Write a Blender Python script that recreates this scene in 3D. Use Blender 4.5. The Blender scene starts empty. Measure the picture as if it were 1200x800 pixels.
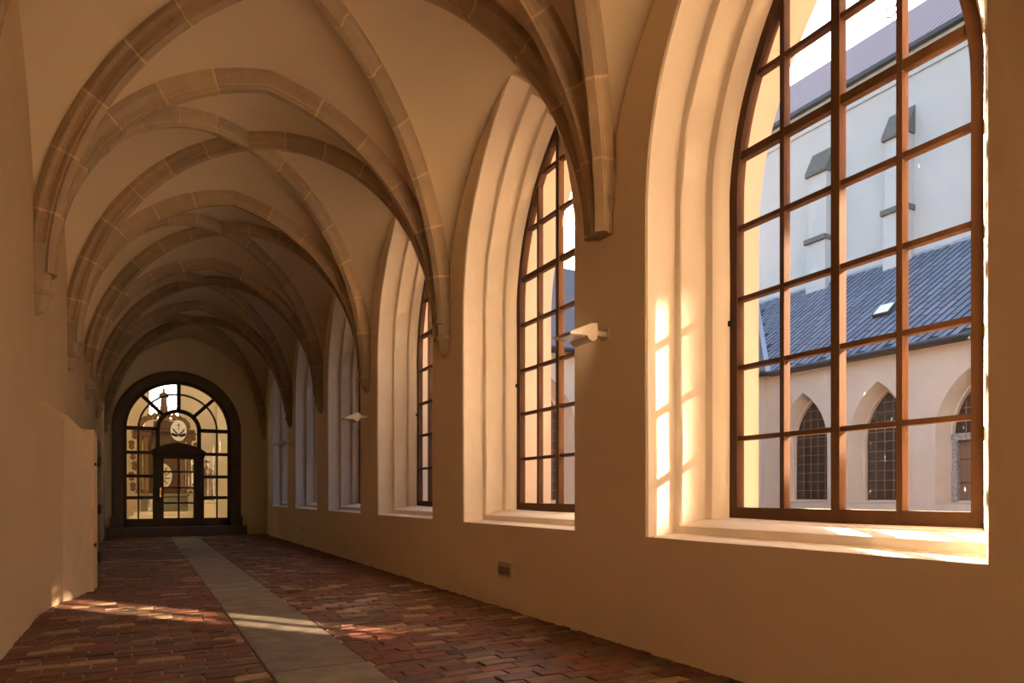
import bpy, math, random
from mathutils import Vector, noise
random.seed(7)
C = bpy.context.scene.collection
SC = bpy.context.scene
PI = math.pi

# ------------------------------------------------------------------ camera
TH = math.atan(435/800)
cam_d = bpy.data.cameras.new('camera'); cam = bpy.data.objects.new('camera', cam_d); C.objects.link(cam)
cam_d.lens = 24; cam_d.sensor_width = 36; cam_d.shift_y = 0.15; cam_d.clip_end = 500
cam.location = (0, 0, 1.3); cam.rotation_euler = (PI/2, 0, -TH)
SC.camera = cam

# ------------------------------------------------------------------ sky, sun, exposure
SUN_AZ, SUN_EL = math.radians(33.5), math.radians(21.9)      # azimuth from +Y towards +X
w = bpy.data.worlds.new('sky'); SC.world = w; w.use_nodes = True
nt = w.node_tree; nt.nodes.clear()
out = nt.nodes.new('ShaderNodeOutputWorld'); bg = nt.nodes.new('ShaderNodeBackground')
sky = nt.nodes.new('ShaderNodeTexSky'); sky.sky_type = 'NISHITA'
sky.sun_elevation = SUN_EL; sky.sun_rotation = SUN_AZ
sky.sun_disc = True; sky.sun_size = math.radians(1.5); sky.sun_intensity = 1.05
sky.air_density = 1.0; sky.dust_density = 2.2; sky.ozone_density = 1.0
bg.inputs['Strength'].default_value = 0.24
nt.links.new(sky.outputs[0], bg.inputs[0]); nt.links.new(bg.outputs[0], out.inputs[0])
SC.view_settings.view_transform = 'Standard'; SC.view_settings.look = 'None'
SC.view_settings.gamma = 1; SC.view_settings.use_curve_mapping = False
SC.view_settings.exposure = 2.0
cy = SC.cycles
cy.max_bounces = 20; cy.diffuse_bounces = 14; cy.glossy_bounces = 4; cy.transmission_bounces = 8; cy.transparent_max_bounces = 16
cy.sample_clamp_indirect = 6.0; cy.caustics_reflective = False; cy.caustics_refractive = False

def light(name, kind, loc, direction, power, color, **kw):
    d = bpy.data.lights.new(name, kind); o = bpy.data.objects.new(name, d); C.objects.link(o)
    o.location = loc
    if direction is not None: o.rotation_euler = Vector(direction).to_track_quat('-Z', 'Y').to_euler()
    d.energy = power; d.color = color
    for k, v in kw.items(): setattr(d, k, v)
    return o
# low sun thrown back into the cloister by an upper window of the south range (it lands on the floor and on the window reveals)
GD = Vector((-.610, .792, -.40)).normalized()
GP = Vector((4.337, 3.02, 2.52)) - GD*11.5
light('sun_reflected_by_window', 'AREA', GP, GD, 9, (1, .78, .55), shape='RECTANGLE', size=.98, size_y=1.72, spread=math.radians(1.2))
# unseen point lights, added to brighten the chapel beyond the glazed door
light('chapel_fill', 'POINT', (3.4, 27.0, 6.2), None, 80, (1, .86, .64), shadow_soft_size=.4)
light('chapel_fill_left', 'POINT', (-1.6, 27.2, 4.6), None, 28, (1, .84, .60), shadow_soft_size=.3)

# ------------------------------------------------------------------ materials
def mat(name, col, rough=.8, var=None, scale=3., bump=0., bscale=40., metal=0., var_amt=.5, detail=6., spec=.5, rnd=None, coat=0, stretch=None):
    m = bpy.data.materials.new(name); m.use_nodes = True
    n = m.node_tree.nodes; l = m.node_tree.links
    b = n['Principled BSDF']
    b.inputs['Base Color'].default_value = (*col, 1); b.inputs['Roughness'].default_value = rough
    b.inputs['Metallic'].default_value = metal; b.inputs['Specular IOR Level'].default_value = spec
    if coat: b.inputs['Coat Weight'].default_value = coat
    tc = n.new('ShaderNodeTexCoord'); src = tc.outputs['Object']
    if stretch:
        mp = n.new('ShaderNodeMapping'); mp.inputs['Scale'].default_value = stretch
        l.new(src, mp.inputs[0]); src = mp.outputs[0]
    colsock = None
    if var:
        t = n.new('ShaderNodeTexNoise'); t.inputs['Scale'].default_value = scale; t.inputs['Detail'].default_value = detail
        l.new(src, t.inputs['Vector'])
        r = n.new('ShaderNodeMapRange'); r.inputs[1].default_value = .35; r.inputs[2].default_value = .68
        r.inputs[3].default_value = 0; r.inputs[4].default_value = var_amt
        l.new(t.outputs['Fac'], r.inputs[0])
        mx = n.new('ShaderNodeMix'); mx.data_type = 'RGBA'
        mx.inputs[6].default_value = (*col, 1); mx.inputs[7].default_value = (*var, 1)
        l.new(r.outputs[0], mx.inputs[0]); colsock = mx.outputs[2]
    if rnd:
        oi = n.new('ShaderNodeObjectInfo'); ge = n.new('ShaderNodeNewGeometry')
        ad = n.new('ShaderNodeMath'); ad.operation = 'ADD'; fr = n.new('ShaderNodeMath'); fr.operation = 'FRACT'
        l.new(oi.outputs['Random'], ad.inputs[0]); l.new(ge.outputs['Random Per Island'], ad.inputs[1]); l.new(ad.outputs[0], fr.inputs[0])
        cr = n.new('ShaderNodeValToRGB'); cr.color_ramp.interpolation = 'LINEAR'
        els = cr.color_ramp.elements
        while len(els) < len(rnd): els.new(.5)
        for e, (p, c) in zip(els, rnd): e.position = p; e.color = (*c, 1)
        l.new(fr.outputs[0], cr.inputs[0])
        if colsock is None: colsock = cr.outputs[0]
        else:
            m2 = n.new('ShaderNodeMix'); m2.data_type = 'RGBA'; m2.blend_type = 'MULTIPLY'; m2.inputs[0].default_value = 1
            l.new(cr.outputs[0], m2.inputs[6]); l.new(colsock, m2.inputs[7]); colsock = m2.outputs[2]
    if colsock is not None: l.new(colsock, b.inputs['Base Color'])
    if bump:
        t2 = n.new('ShaderNodeTexNoise'); t2.inputs['Scale'].default_value = bscale; t2.inputs['Detail'].default_value = 5
        l.new(src, t2.inputs['Vector'])
        bp = n.new('ShaderNodeBump'); bp.inputs['Strength'].default_value = bump; bp.inputs['Distance'].default_value = .02
        l.new(t2.outputs['Fac'], bp.inputs['Height']); l.new(bp.outputs[0], b.inputs['Normal'])
    return m
M = {}
M['plaster'] = mat('ochre_plaster', (.90, .785, .61), .85, (.86, .73, .55), 1.3, .35, 5, detail=8)
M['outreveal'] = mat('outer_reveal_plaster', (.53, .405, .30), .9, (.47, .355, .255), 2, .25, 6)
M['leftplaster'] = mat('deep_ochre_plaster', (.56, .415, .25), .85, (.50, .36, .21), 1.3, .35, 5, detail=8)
M['reveal'] = mat('cream_plaster', (.86, .76, .645), .8, (.81, .70, .57), 2.5, .35, 7)
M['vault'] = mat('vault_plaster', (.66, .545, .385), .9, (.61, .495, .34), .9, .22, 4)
M['stone'] = mat('rib_sandstone', (.44, .335, .225), .85, (.35, .26, .165), 6, .5, 30, rnd=[(0, (.85, .85, .85)), (.5, (1, 1, 1)), (1, (1.12, 1.08, 1))])
M['darkstone'] = mat('dark_door_stone', (.17, .135, .105), .85, (.12, .095, .072), 5, .4, 20)
M['mortar'] = mat('lime_mortar', (.66, .47, .28), .9, (.52, .36, .2), 14, .4, 40)
M['joint'] = mat('floor_mortar', (.46, .34, .22), .95, (.22, .15, .09), 9, .5, 50)
M['brick'] = mat('worn_brick', (1, 1, 1), .62, (.55, .50, .48), 11, .55, 22, var_amt=.75, spec=.45, rnd=[(0, (.09, .040, .024)), (.18, (.20, .066, .034)), (.38, (.145, .072, .042)), (.56, (.25, .080, .038)), (.72, (.13, .075, .047)), (.88, (.24, .14, .08)), (1, (.50, .34, .195))])
M['slab'] = mat('grey_slab', (.27, .215, .155), .6, (.125, .095, .065), 4, .4, 18, var_amt=.8, rnd=[(0, (.85, .85, .85)), (1, (1.1, 1.1, 1.1))])
M['wood'] = mat('brown_window_wood', (.095, .040, .0145), .6, (.065, .026, .0095), 9, .15, 60, stretch=(1, 1, .2), spec=.2)
M['darkwood'] = mat('dark_door_wood', (.06, .032, .018), .45, (.035, .018, .01), 8, .15, 50)
M['iron'] = mat('black_iron', (.025, .02, .018), .5, metal=.6)
M['brass'] = mat('brass', (.85, .56, .2), .25, metal=1.)
M['white'] = mat('white_lamp_enamel', (.62, .55, .45), .4)
M['lens'] = mat('lamp_glass', (.55, .46, .36), .15)
M['grey'] = mat('grey_steel', (.66, .56, .46), .5, metal=.0)
M['flap'] = mat('socket_flap', (.36, .29, .25), .5)
M['church'] = mat('pale_lime_wall', (.48, .445, .415), .9, (.44, .41, .385), .5, .2, 4)
M['court'] = mat('pink_lime_wall', (.56, .43, .335), .9, (.48, .36, .275), 1.2, .3, 5)
M['courtsun'] = mat('yellow_lime_wall', (.31, .235, .165), .9, (.27, .20, .14), 1., .2, 5)
M['courtreveal'] = mat('cream_stone_reveal', (.60, .44, .32), .9, (.53, .38, .27), 2, .2, 6)
M['slate'] = mat('blue_grey_slate', (1, 1, 1), .55, (.75, .75, .78), 8, .2, 30, rnd=[(0, (.105, .12, .155)), (.5, (.135, .15, .19)), (1, (.175, .19, .23))])
M['underslate'] = mat('roof_boarding', (.03, .032, .04), .9)
M['lead'] = mat('lead_flashing', (.30, .31, .35), .5, (.22, .23, .26), 5)
M['gutter'] = mat('dark_gutter', (.05, .045, .045), .5)
M['capstone'] = mat('lichen_stone', (.15, .13, .11), .9, (.075, .07, .055), 5, .5, 20)
M['darkglass'] = mat('dark_room_glass', (.040, .026, .018), .12, (.085, .055, .035), 1.4, .08, 6, spec=.6)  # opaque panes; the dark of the rooms behind is put into their colour
M['bar'] = mat('glazing_bar', (.20, .105, .06), .5)
M['cream'] = mat('chapel_cream', (.78, .70, .54), .9, (.72, .64, .48), 1.5, .1, 6)
M['altarwood'] = mat('altar_wood', (.10, .050, .022), .45, (.06, .028, .013), 5, .3, 20)
M['gilt'] = mat('gilding', (.21, .115, .04), .4, (.09, .045, .017), 8, .4, 20, metal=.2)
M['marble'] = mat('green_marble', (.16, .15, .09), .4, (.30, .25, .15), 5)
M['robe'] = mat('statue_robe', (.12, .072, .04), .6, (.19, .12, .065), 7)
M['skin'] = mat('statue_face', (.5, .33, .22), .6)
M['enamel'] = mat('white_plaque', (.86, .85, .82), .4)
_n = M['enamel'].node_tree; _t = _n.nodes.new('ShaderNodeBsdfTranslucent'); _t.inputs[0].default_value = (.95, .93, .88, 1); _a = _n.nodes.new('ShaderNodeMixShader'); _a.inputs[0].default_value = .75
_n.links.new(_n.nodes['Principled BSDF'].outputs[0], _a.inputs[1]); _n.links.new(_t.outputs[0], _a.inputs[2]); _n.links.new(_a.outputs[0], _n.nodes['Material Output'].inputs[0])
M['black'] = mat('black_print', (.02, .018, .015), .5)
M['brownprint'] = mat('brown_print', (.10, .055, .035), .5)
M['whitestone'] = mat('white_painted_stone', (.80, .72, .56), .8)
M['portal'] = mat('buff_stone', (.60, .45, .285), .85, (.50, .37, .23), 4, .4, 14)
M['ground'] = mat('court_gravel', (.30, .25, .19), .95, (.25, .2, .15), 3, .3, 30)
M['oldstone'] = mat('weathered_door_stone', (.42, .36, .31), .95, (.12, .10, .09), 16, .8, 25, var_amt=.9)

def tiled(name, ca, cb, period, axis):      # rows of far tiles, each only two or three pixels high
    m = bpy.data.materials.new(name); m.use_nodes = True
    n = m.node_tree.nodes; l = m.node_tree.links; b = n['Principled BSDF']; b.inputs['Roughness'].default_value = .8
    tc = n.new('ShaderNodeTexCoord'); wv = n.new('ShaderNodeTexWave'); wv.bands_direction = axis
    wv.wave_profile = 'SAW'; wv.inputs['Scale'].default_value = PI/10/period*2; wv.inputs['Distortion'].default_value = .4; wv.inputs['Detail'].default_value = 2
    l.new(tc.outputs['Object'], wv.inputs['Vector'])
    mx = n.new('ShaderNodeMix'); mx.data_type = 'RGBA'; mx.inputs[6].default_value = (*ca, 1); mx.inputs[7].default_value = (*cb, 1)
    l.new(wv.outputs['Fac'], mx.inputs[0]); l.new(mx.outputs[2], b.inputs['Base Color'])
    bp = n.new('ShaderNodeBump'); bp.inputs['Strength'].default_value = .6; bp.inputs['Distance'].default_value = .05
    l.new(wv.outputs['Fac'], bp.inputs['Height']); l.new(bp.outputs[0], b.inputs['Normal'])
    return m
M['churchtile'] = tiled('church_roof_tile', (.34, .23, .215), (.15, .095, .095), .95, 'Y')
M['browntile'] = tiled('north_roof_tile', (.10, .085, .085), (.19, .15, .145), .26, 'Z')

def glass(name, tint, grime):
    m = bpy.data.materials.new(name); m.use_nodes = True
    n = m.node_tree.nodes; l = m.node_tree.links; n.clear()
    o = n.new('ShaderNodeOutputMaterial'); tr = n.new('ShaderNodeBsdfTransparent'); tr.inputs[0].default_value = (*tint, 1)
    gl = n.new('ShaderNodeBsdfGlossy'); gl.inputs['Roughness'].default_value = .02
    lw = n.new('ShaderNodeLayerWeight'); pw = n.new('ShaderNodeMath'); pw.operation = 'POWER'; pw.inputs[1].default_value = 5
    fr = n.new('ShaderNodeMapRange'); fr.inputs[3].default_value = .025; fr.inputs[4].default_value = .7
    l.new(lw.outputs['Facing'], pw.inputs[0]); l.new(pw.outputs[0], fr.inputs[0])
    mx = n.new('ShaderNodeMixShader'); l.new(fr.outputs[0], mx.inputs[0]); l.new(tr.outputs[0], mx.inputs[1]); l.new(gl.outputs[0], mx.inputs[2])
    last = mx.outputs[0]
    if grime:                                # a few whitish specks and runs of dried rain
        tc = n.new('ShaderNodeTexCoord'); mp = n.new('ShaderNodeMapping'); mp.inputs['Scale'].default_value = (1, 1, .35)
        nz = n.new('ShaderNodeTexNoise'); nz.inputs['Scale'].default_value = 48; nz.inputs['Detail'].default_value = 3
        rp = n.new('ShaderNodeMapRange'); rp.inputs[1].default_value = .72; rp.inputs[2].default_value = .82; rp.inputs[3].default_value = .0; rp.inputs[4].default_value = .12
        df = n.new('ShaderNodeBsdfTranslucent'); df.inputs[0].default_value = (.9, .9, .9, 1)
        l.new(tc.outputs['Object'], mp.inputs[0]); l.new(mp.outputs[0], nz.inputs['Vector']); l.new(nz.outputs['Fac'], rp.inputs[0])
        m2 = n.new('ShaderNodeMixShader'); l.new(rp.outputs[0], m2.inputs[0]); l.new(last, m2.inputs[1]); l.new(df.outputs[0], m2.inputs[2]); last = m2.outputs[0]
    l.new(last, o.inputs[0]); return m
M['glass'] = glass('clear_window_glass', (.97, .97, .97), True)
M['doorglass'] = glass('clear_door_glass', (.97, .97, .96), False)

# ------------------------------------------------------------------ helpers
def mk(name, verts, faces, smooth=False):
    me = bpy.data.meshes.new(name); me.from_pydata([tuple(v) for v in verts], [], faces)
    if smooth:
        me.polygons.foreach_set('use_smooth', [True]*len(me.polygons)); me.update()
        try: me.set_sharp_from_angle(angle=math.radians(38))
        except Exception: pass
    return me
def ob(name, me, m=None, parent=None, loc=None, **props):
    o = bpy.data.objects.new(name, me); C.objects.link(o)
    if m is not None and me is not None and not me.materials: me.materials.append(M[m] if isinstance(m, str) else m)
    if parent is not None: o.parent = parent
    if loc is not None: o.location = loc
    for k, v in props.items(): o[k] = v
    return o
class MB:
    def __init__(s): s.v = []; s.f = []
    def add(s, vs, fs):
        b = len(s.v); s.v += [tuple(v) for v in vs]; s.f += [tuple(b+i for i in f) for f in fs]; return s
    def box(s, x0, x1, y0, y1, z0, z1):
        return s.add([(x, y, z) for z in (z0, z1) for y in (y0, y1) for x in (x0, x1)],
                     [(0, 2, 3, 1), (4, 5, 7, 6), (0, 1, 5, 4), (2, 6, 7, 3), (0, 4, 6, 2), (1, 3, 7, 5)])
    def cbox(s, x0, x1, y0, y1, z0, z1, c=.01):    # chamfered box
        pts = []; 
        for (a, b) in ((0, 0), (1, 0), (1, 1), (0, 1)):
            pts.append((a, b))
        rings = []
        for z, ins in ((z0, c), (z0+c, 0), (z1-c, 0), (z1, c)):
            rings.append([(x0+ins, y0+ins, z), (x1-ins, y0+ins, z), (x1-ins, y1-ins, z), (x0+ins, y1-ins, z)])
        return s.loft(rings, cap=True)
    def loft(s, rings, cap=False, closed=True):
        n = len(rings[0]); b = len(s.v)
        for r in rings: s.v += [tuple(p) for p in r]
        for i in range(len(rings)-1):
            for j in range(n if closed else n-1):
                k = (j+1) % n
                s.f.append((b+i*n+j, b+i*n+k, b+(i+1)*n+k, b+(i+1)*n+j))
        if cap:
            s.f.append(tuple(b+j for j in reversed(range(n)))); s.f.append(tuple(b+(len(rings)-1)*n+j for j in range(n)))
        return s
    def prism(s, poly, fn, d0, d1):                # poly in (a, b); fn(a, b, d) -> 3D
        return s.loft([[fn(a, b, d0) for a, b in poly], [fn(a, b, d1) for a, b in poly]], cap=True)
    def lathe(s, prof, n=16, cx=0, cy=0, sx=1, sy=1):
        return s.loft([[(cx+r*sx*math.cos(2*PI*k/n), cy+r*sy*math.sin(2*PI*k/n), z) for k in range(n)] for z, r in prof], cap=True)
    def tube(s, pts, r, n=8):
        rings = []
        pts = [Vector(p) for p in pts]
        for i, p in enumerate(pts):
            t = (pts[min(i+1, len(pts)-1)]-pts[max(i-1, 0)]).normalized()
            a = t.cross(Vector((0, 0, 1)));
            if a.length < .05: a = t.cross(Vector((0, 1, 0)))
            a.normalize(); bb = t.cross(a); rr = r[i] if isinstance(r, (list, tuple)) else r
            rings.append([p+a*rr*math.cos(2*PI*k/n)+bb*rr*math.sin(2*PI*k/n) for k in range(n)])
        return s.loft(rings, cap=True)
    def ob(s, name, m, parent=None, smooth=False, loc=None, **props):
        return ob(name, mk(name, s.v, s.f, smooth), m, parent, loc, **props)
def empty(name, loc=(0, 0, 0), **props):
    o = bpy.data.objects.new(name, None); C.objects.link(o); o.location = loc; o.empty_display_size = .2
    for k, v in props.items(): o[k] = v
    return o
def thing(name, label, cat, loc=(0, 0, 0), group=None):
    o = empty(name, loc, label=label, category=cat)
    if group: o['group'] = group
    return o

# lancet outline: half width hw, springing zs, arc centres at -c/+c, bottom zb.  Points run bottom-left, bottom-right, up, over the apex, down
CC = 1.543
def lancet(hw, zb, zs=3.7, c=CC, n=14):
    R = hw+c; a1 = math.acos(c/R); arc = [(-c+R*math.cos(a1*i/n), zs+R*math.sin(a1*i/n)) for i in range(n+1)]
    side = [zb+(zs-zb)*k/4 for k in range(1, 4)]
    return ([(-hw, zb), (0, zb), (hw, zb)] + [(hw, z) for z in side] + arc + [(-y, z) for y, z in reversed(arc[:-1])] + [(-hw, z) for z in reversed(side)])
def half_at(z, hw, zs=3.7, c=CC):
    if z <= zs: return hw
    R = hw+c; q = R*R-(z-zs)**2
    return max(0., math.sqrt(q)-c) if q > 0 else 0.
def top_at(y, hw, zs=3.7, c=CC):
    return zs+math.sqrt(max(0, (hw+c)**2-(abs(y)+c)**2))
def clip_rect(poly, a0, a1, b0, b1):
    def cl(p, f, inter):
        o = []
        for i in range(len(p)):
            u, v = p[i-1], p[i]; fu, fv = f(u), f(v)
            if fv >= 0:
                if fu < 0: o.append(inter(u, v, fu, fv))
                o.append(v)
            elif fu >= 0: o.append(inter(u, v, fu, fv))
        return o
    it = lambda u, v, fu, fv: (u[0]+(v[0]-u[0])*fu/(fu-fv), u[1]+(v[1]-u[1])*fu/(fu-fv))
    for f in (lambda q: q[0]-a0, lambda q: a1-q[0], lambda q: q[1]-b0, lambda q: b1-q[1]):
        poly = cl(poly, f, it)
        if not poly: return []
    o = []
    for q in poly:
        if not o or (abs(q[0]-o[-1][0])+abs(q[1]-o[-1][1])) > 1e-4: o.append(q)
    if len(o) > 1 and (abs(o[0][0]-o[-1][0])+abs(o[0][1]-o[-1][1])) < 1e-4: o.pop()
    return o if len(o) > 2 else []
def ring_panel(mb, fn, a0, a1, b0, b1, hole, d):
    """flat panel a0..a1 x b0..b1 with a hole (star-shaped outline), mapped by fn(a, b, d)"""
    ca = sum(p[0] for p in hole)/len(hole); cb = (min(p[1] for p in hole)+max(p[1] for p in hole))/2
    corners = [(a0, b0), (a1, b0), (a1, b1), (a0, b1)]
    angs = sorted(set(round(math.atan2(p[1]-cb, p[0]-ca), 6) for p in list(hole)+corners))
    def ray(poly, t):
        dx, dy = math.cos(t), math.sin(t); best = None
        for i in range(len(poly)):
            (x1, y1), (x2, y2) = poly[i-1], poly[i]
            ex, ey = x2-x1, y2-y1; den = dx*ey-dy*ex
            if abs(den) < 1e-12: continue
            s_ = ((x1-ca)*ey-(y1-cb)*ex)/den; u = ((x1-ca)*dy-(y1-cb)*dx)/den
            if s_ > 0 and -1e-6 <= u <= 1+1e-6 and (best is None or s_ < best): best = s_
        return (ca+dx*best, cb+dy*best)
    outer = [ray(corners, t) for t in angs]; inner = [ray(hole, t) for t in angs]
    mb.loft([[fn(a, b, d) for a, b in outer], [fn(a, b, d) for a, b in inner]])

# ------------------------------------------------------------------ dimensions
XL, XR, XO = -.97, 3.68, 5.05            # left wall, right wall inner and outer face
XG = 4.335                               # glazing plane
P = 3.66                                 # bay
PIER = [1.34+P*k for k in range(-2, 6)]  # -5.98 ... 19.64
YE = 24.3                                # end wall
YB = PIER[0]
WINY = [3.145+P*k for k in range(-2, 6)]
ENDS = PIER+[YE]
ZS = 3.62; XC = (XL+XR)/2; HA = (XR-XL)/2
ORD = ['first', 'second', 'third', 'fourth', 'fifth', 'sixth']

# ------------------------------------------------------------------ floor
floor = MB().box(XL-.2, XR+.2, YB-.2, YE+.2, -.12, -.012).ob('floor', 'joint', kind='structure', label='red brick floor with a grey stone strip down the cloister walk')
sx0, sx1 = .82, 1.56
ys = YB; k = 0
while ys < YE-.05:                       # slabs of the strip
    L = random.choice((1.05, 1.3, 1.55, 1.8)); y2 = min(ys+L, YE-.02)
    mb = MB(); c = .008; e = random.uniform(-.004, .004); t = random.uniform(-.003, .003)
    mb.loft([[(sx0+.004, ys+.004, -.03), (sx1-.004, ys+.004, -.03), (sx1-.004, y2-.004, -.03), (sx0+.004, y2-.004, -.03)],
             [(sx0+.004+e, ys+.004, -.004), (sx1-.004+e, ys+.004, -.004), (sx1-.004, y2-.004, -.004), (sx0+.004, y2-.004, -.004)],
             [(sx0+.014+e, ys+.012, .004+t), (sx1-.014+e, ys+.012, .004-t), (sx1-.014, y2-.012, .004+t), (sx0+.014, y2-.012, .004)]], cap=True)
    mb.ob('stone_slab', 'slab', floor); ys = y2
def pj(X, Y, Z=0):
    s, c = math.sin(TH), math.cos(TH); d = X*s+Y*c; u = X*c-Y*s
    return (600+800*u/d, 580-800*(Z-1.3)/d) if d > .3 else None
BL, BW = .315, .150
bricks = []
for (x0, x1) in ((XL-.02, sx0), (sx1, XR+.02)):
    r = 0; y = 1.0
    y = YB
    while y < YE:
        x = x0-BL*(.5 if r % 2 else 0)+random.uniform(-.03, .03)
        while x < x1-.03:
            a, b = max(x, x0), min(x+BL*random.uniform(.93, 1.07), x1)
            if x1-b < .06: b = x1
            if b-a > .04: bricks.append((a, b, y, min(y+BW, YE)))
            x = b if b > x else x+BL
        y += BW; r += 1
def area(bk):
    a, b, y0, y1 = bk; q = [pj(a, y0), pj(b, y0), pj(b, y1), pj(a, y1)]
    if any(p is None for p in q): return 0
    cxp = sum(p[0] for p in q)/4; cyp = sum(p[1] for p in q)/4
    if not (-5 < cxp < 1205 and cyp < 806): return 0
    return abs(sum(q[i-1][0]*q[i][1]-q[i][0]*q[i-1][1] for i in range(4)))/2
big = set(sorted(range(len(bricks)), key=lambda i: -area(bricks[i]))[:300])
def brick_geo(L, W, mb, ox, oy, rough=True):
    h, wd = L/2-.007, W/2-.0045
    j = lambda a: random.uniform(-a, a)
    dz = random.uniform(-.006, .005); tx, ty = j(.004), j(.004)
    bot = [(-h, -wd, -.06), (h, -wd, -.06), (h, wd, -.06), (-h, wd, -.06)]
    mid = [(x+j(.004), y_+j(.003), -.007+dz) for x, y_ in ((-h, -wd), (h, -wd), (h, wd), (-h, wd))]
    top = [(x*(1-.03)+j(.004), y_*(1-.07)+j(.003), dz+tx*(1 if x > 0 else -1)+ty*(1 if y_ > 0 else -1)) for x, y_ in ((-h, -wd), (h, -wd), (h, wd), (-h, wd))]
    mb.loft([[(x+ox, y_+oy, z) for x, y_, z in r_] for r_ in (bot, mid, top)])
    n = len(mb.v); mb.f.append((n-4, n-3, n-2, n-1))
stock = []
for i in range(14):
    mb = MB(); brick_geo(BL, BW, mb, 0, 0); stock.append(mk('brick', mb.v, mb.f)); stock[-1].materials.append(M['brick'])
rest = MB()
for i, (a, b, y0, y1) in enumerate(bricks):
    if i in big:
        o = ob('brick', random.choice(stock), None, floor, ((a+b)/2, (y0+y1)/2, 0)); o.scale = ((b-a)/BL, (y1-y0)/BW, 1)
        if random.random() < .5: o.rotation_euler.z = PI
    else: brick_geo(b-a, y1-y0, rest, (a+b)/2, (y0+y1)/2)
rest.ob('brick_paving', 'brick', floor, kind='stuff')

# ------------------------------------------------------------------ walls
WT = 7.2
mb = MB()
fn = lambda a, b, d: (d, a, b)
yy = YB-.3
hole_in = lambda yc: [(yc+y, z) for y, z in lancet(1.305, .955)]
hole_out = lambda yc: [(yc+y, z) for y, z in lancet(1.34, .93)]
edges = [(-7.0 if k == 0 else PIER[k], (PIER[k+1] if k < 7 else YE+.3)) for k in range(8)]
for (a0, a1), yc in zip(edges, WINY):
    ring_panel(mb, fn, a0, a1, -.1, WT, hole_in(yc), XR)
    ring_panel(mb, fn, a0, a1, -.1, WT, hole_out(yc), XO)
mb.box(XR, XO, -7.2, -7.0, -.1, WT); mb.box(XR, XO, YE+.3, YE+.5, -.1, WT)
mb.add([(XR, -7, WT), (XO, -7, WT), (XO, YE+.3, WT), (XR, YE+.3, WT)], [(0, 1, 2, 3)])
mb.ob('wall_right', 'plaster', kind='structure', label='ochre plaster cloister wall pierced by tall pointed windows')
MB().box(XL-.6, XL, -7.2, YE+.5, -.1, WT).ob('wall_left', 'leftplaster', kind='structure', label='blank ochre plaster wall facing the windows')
MB().box(XL-.6, XO, -7.2, YB-.0, -.1, WT).ob('wall_back', 'plaster', kind='structure', label='plain plaster wall closing the walk behind the viewer')
MB().add([(XL-1, -7.3, WT+.05), (XO+.3, -7.3, WT+.05), (XO+.3, YE+.5, WT+.05), (XL-1, YE+.5, WT+.05),
          (XL-1, -7.3, 12.5), (XL-1, YE+.5, 12.5)], [(0, 1, 2, 3), (1, 4, 5, 2), (4, 0, 3, 5), (0, 4, 1), (3, 2, 5)]).ob('roof', 'underslate', kind='structure', label='slate roof over the cloister walk')

# ------------------------------------------------------------------ windows
COLS = [-.46, 0., .46]
ROWS = [1.765, 2.345, 2.905, 3.49, 4.075, 4.665, 5.245]
def reveal_mesh(outer):
    prof = [(XR-.002, 1.305, .955), (XR+.012, 1.285, .963), (3.925, 1.25, .972), (3.94, 1.238, .98), (3.944, 1.182, 1.04), (3.958, 1.166, 1.05), (4.155, 1.13, 1.085), (4.17, 1.118, 1.088),
            (4.175, 1.045, 1.094), (4.19, 1.03, 1.097), (4.30, .975, 1.108), (4.42, .972, 1.108), (4.46, 1.0, 1.10), (XO+.002, 1.34, .93)]
    rings = []; prof = [p for p in prof if (p[0] > 4.40) == outer or abs(p[0]-4.42) < .01]
    for x, hw, zb in prof:
        ring = []
        for y, z in lancet(hw, zb, n=18):
            q = noise.noise(Vector((x*2.2, y*1.8, z*1.3)))*.010+noise.noise(Vector((x*6+9, y*5, z*4)))*.004
            if x < XR+.001 or x > XO: q *= .5
            ring.append((x, y*(1+q*.9), z+(q if z < 1.2 else q*.6)))
        rings.append(ring)
    m = MB().loft(rings); return mk('outer_reveal' if outer else 'reveal', m.v, m.f, True)
def frame_mesh():
    m = MB(); o_ = lancet(.985, 1.10); i_ = lancet(.90, 1.20)
    f3 = lambda x, L: [(x, y, z) for y, z in L]
    m.loft([f3(4.302, i_), f3(4.302, o_), f3(4.385, o_), f3(4.385, i_), f3(4.302, i_)])
    return mk('frame', m.v, m.f)
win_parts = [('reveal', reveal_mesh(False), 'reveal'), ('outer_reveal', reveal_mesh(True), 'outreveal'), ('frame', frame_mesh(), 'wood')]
for c in COLS:
    wd = .034 if c == 0 else .020; zt = top_at(abs(c), .905)
    m = MB().box(4.306 if c == 0 else 4.312, 4.380, c-wd, c+wd, 1.19, zt-.005); win_parts.append(('mullion', mk('mullion', m.v, m.f), 'wood'))
for r in ROWS:
    wd = .032 if abs(r-4.075) < .01 else .018; hh = half_at(r, .905)
    if hh < .05: continue
    m = MB().box(4.316, 4.376, -hh, hh, r-wd, r+wd); win_parts.append(('transom', mk('transom', m.v, m.f), 'wood'))
gpoly = lancet(.905, 1.195)
ce = [-.95]+COLS+[.95]; re_ = [1.15]+ROWS+[5.8]
for i in range(4):
    for j in range(8):
        q = clip_rect(gpoly, ce[i]+.005, ce[i+1]-.005, re_[j]+.005, re_[j+1]-.005)
        if q:
            tw = random.uniform(-.0015, .0015)
            m = MB().prism(q, lambda a, b, d: (d, a, b), 4.345+tw, 4.350+tw); win_parts.append(('pane', mk('pane', m.v, m.f), 'glass'))
m = MB().box(4.285, 4.312, .965, 1.02, 2.70, 2.745).box(4.285, 4.30, .93, 1.0, 2.705, 2.74)
win_parts.append(('hinge', mk('hinge', m.v, m.f), 'iron'))
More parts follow.
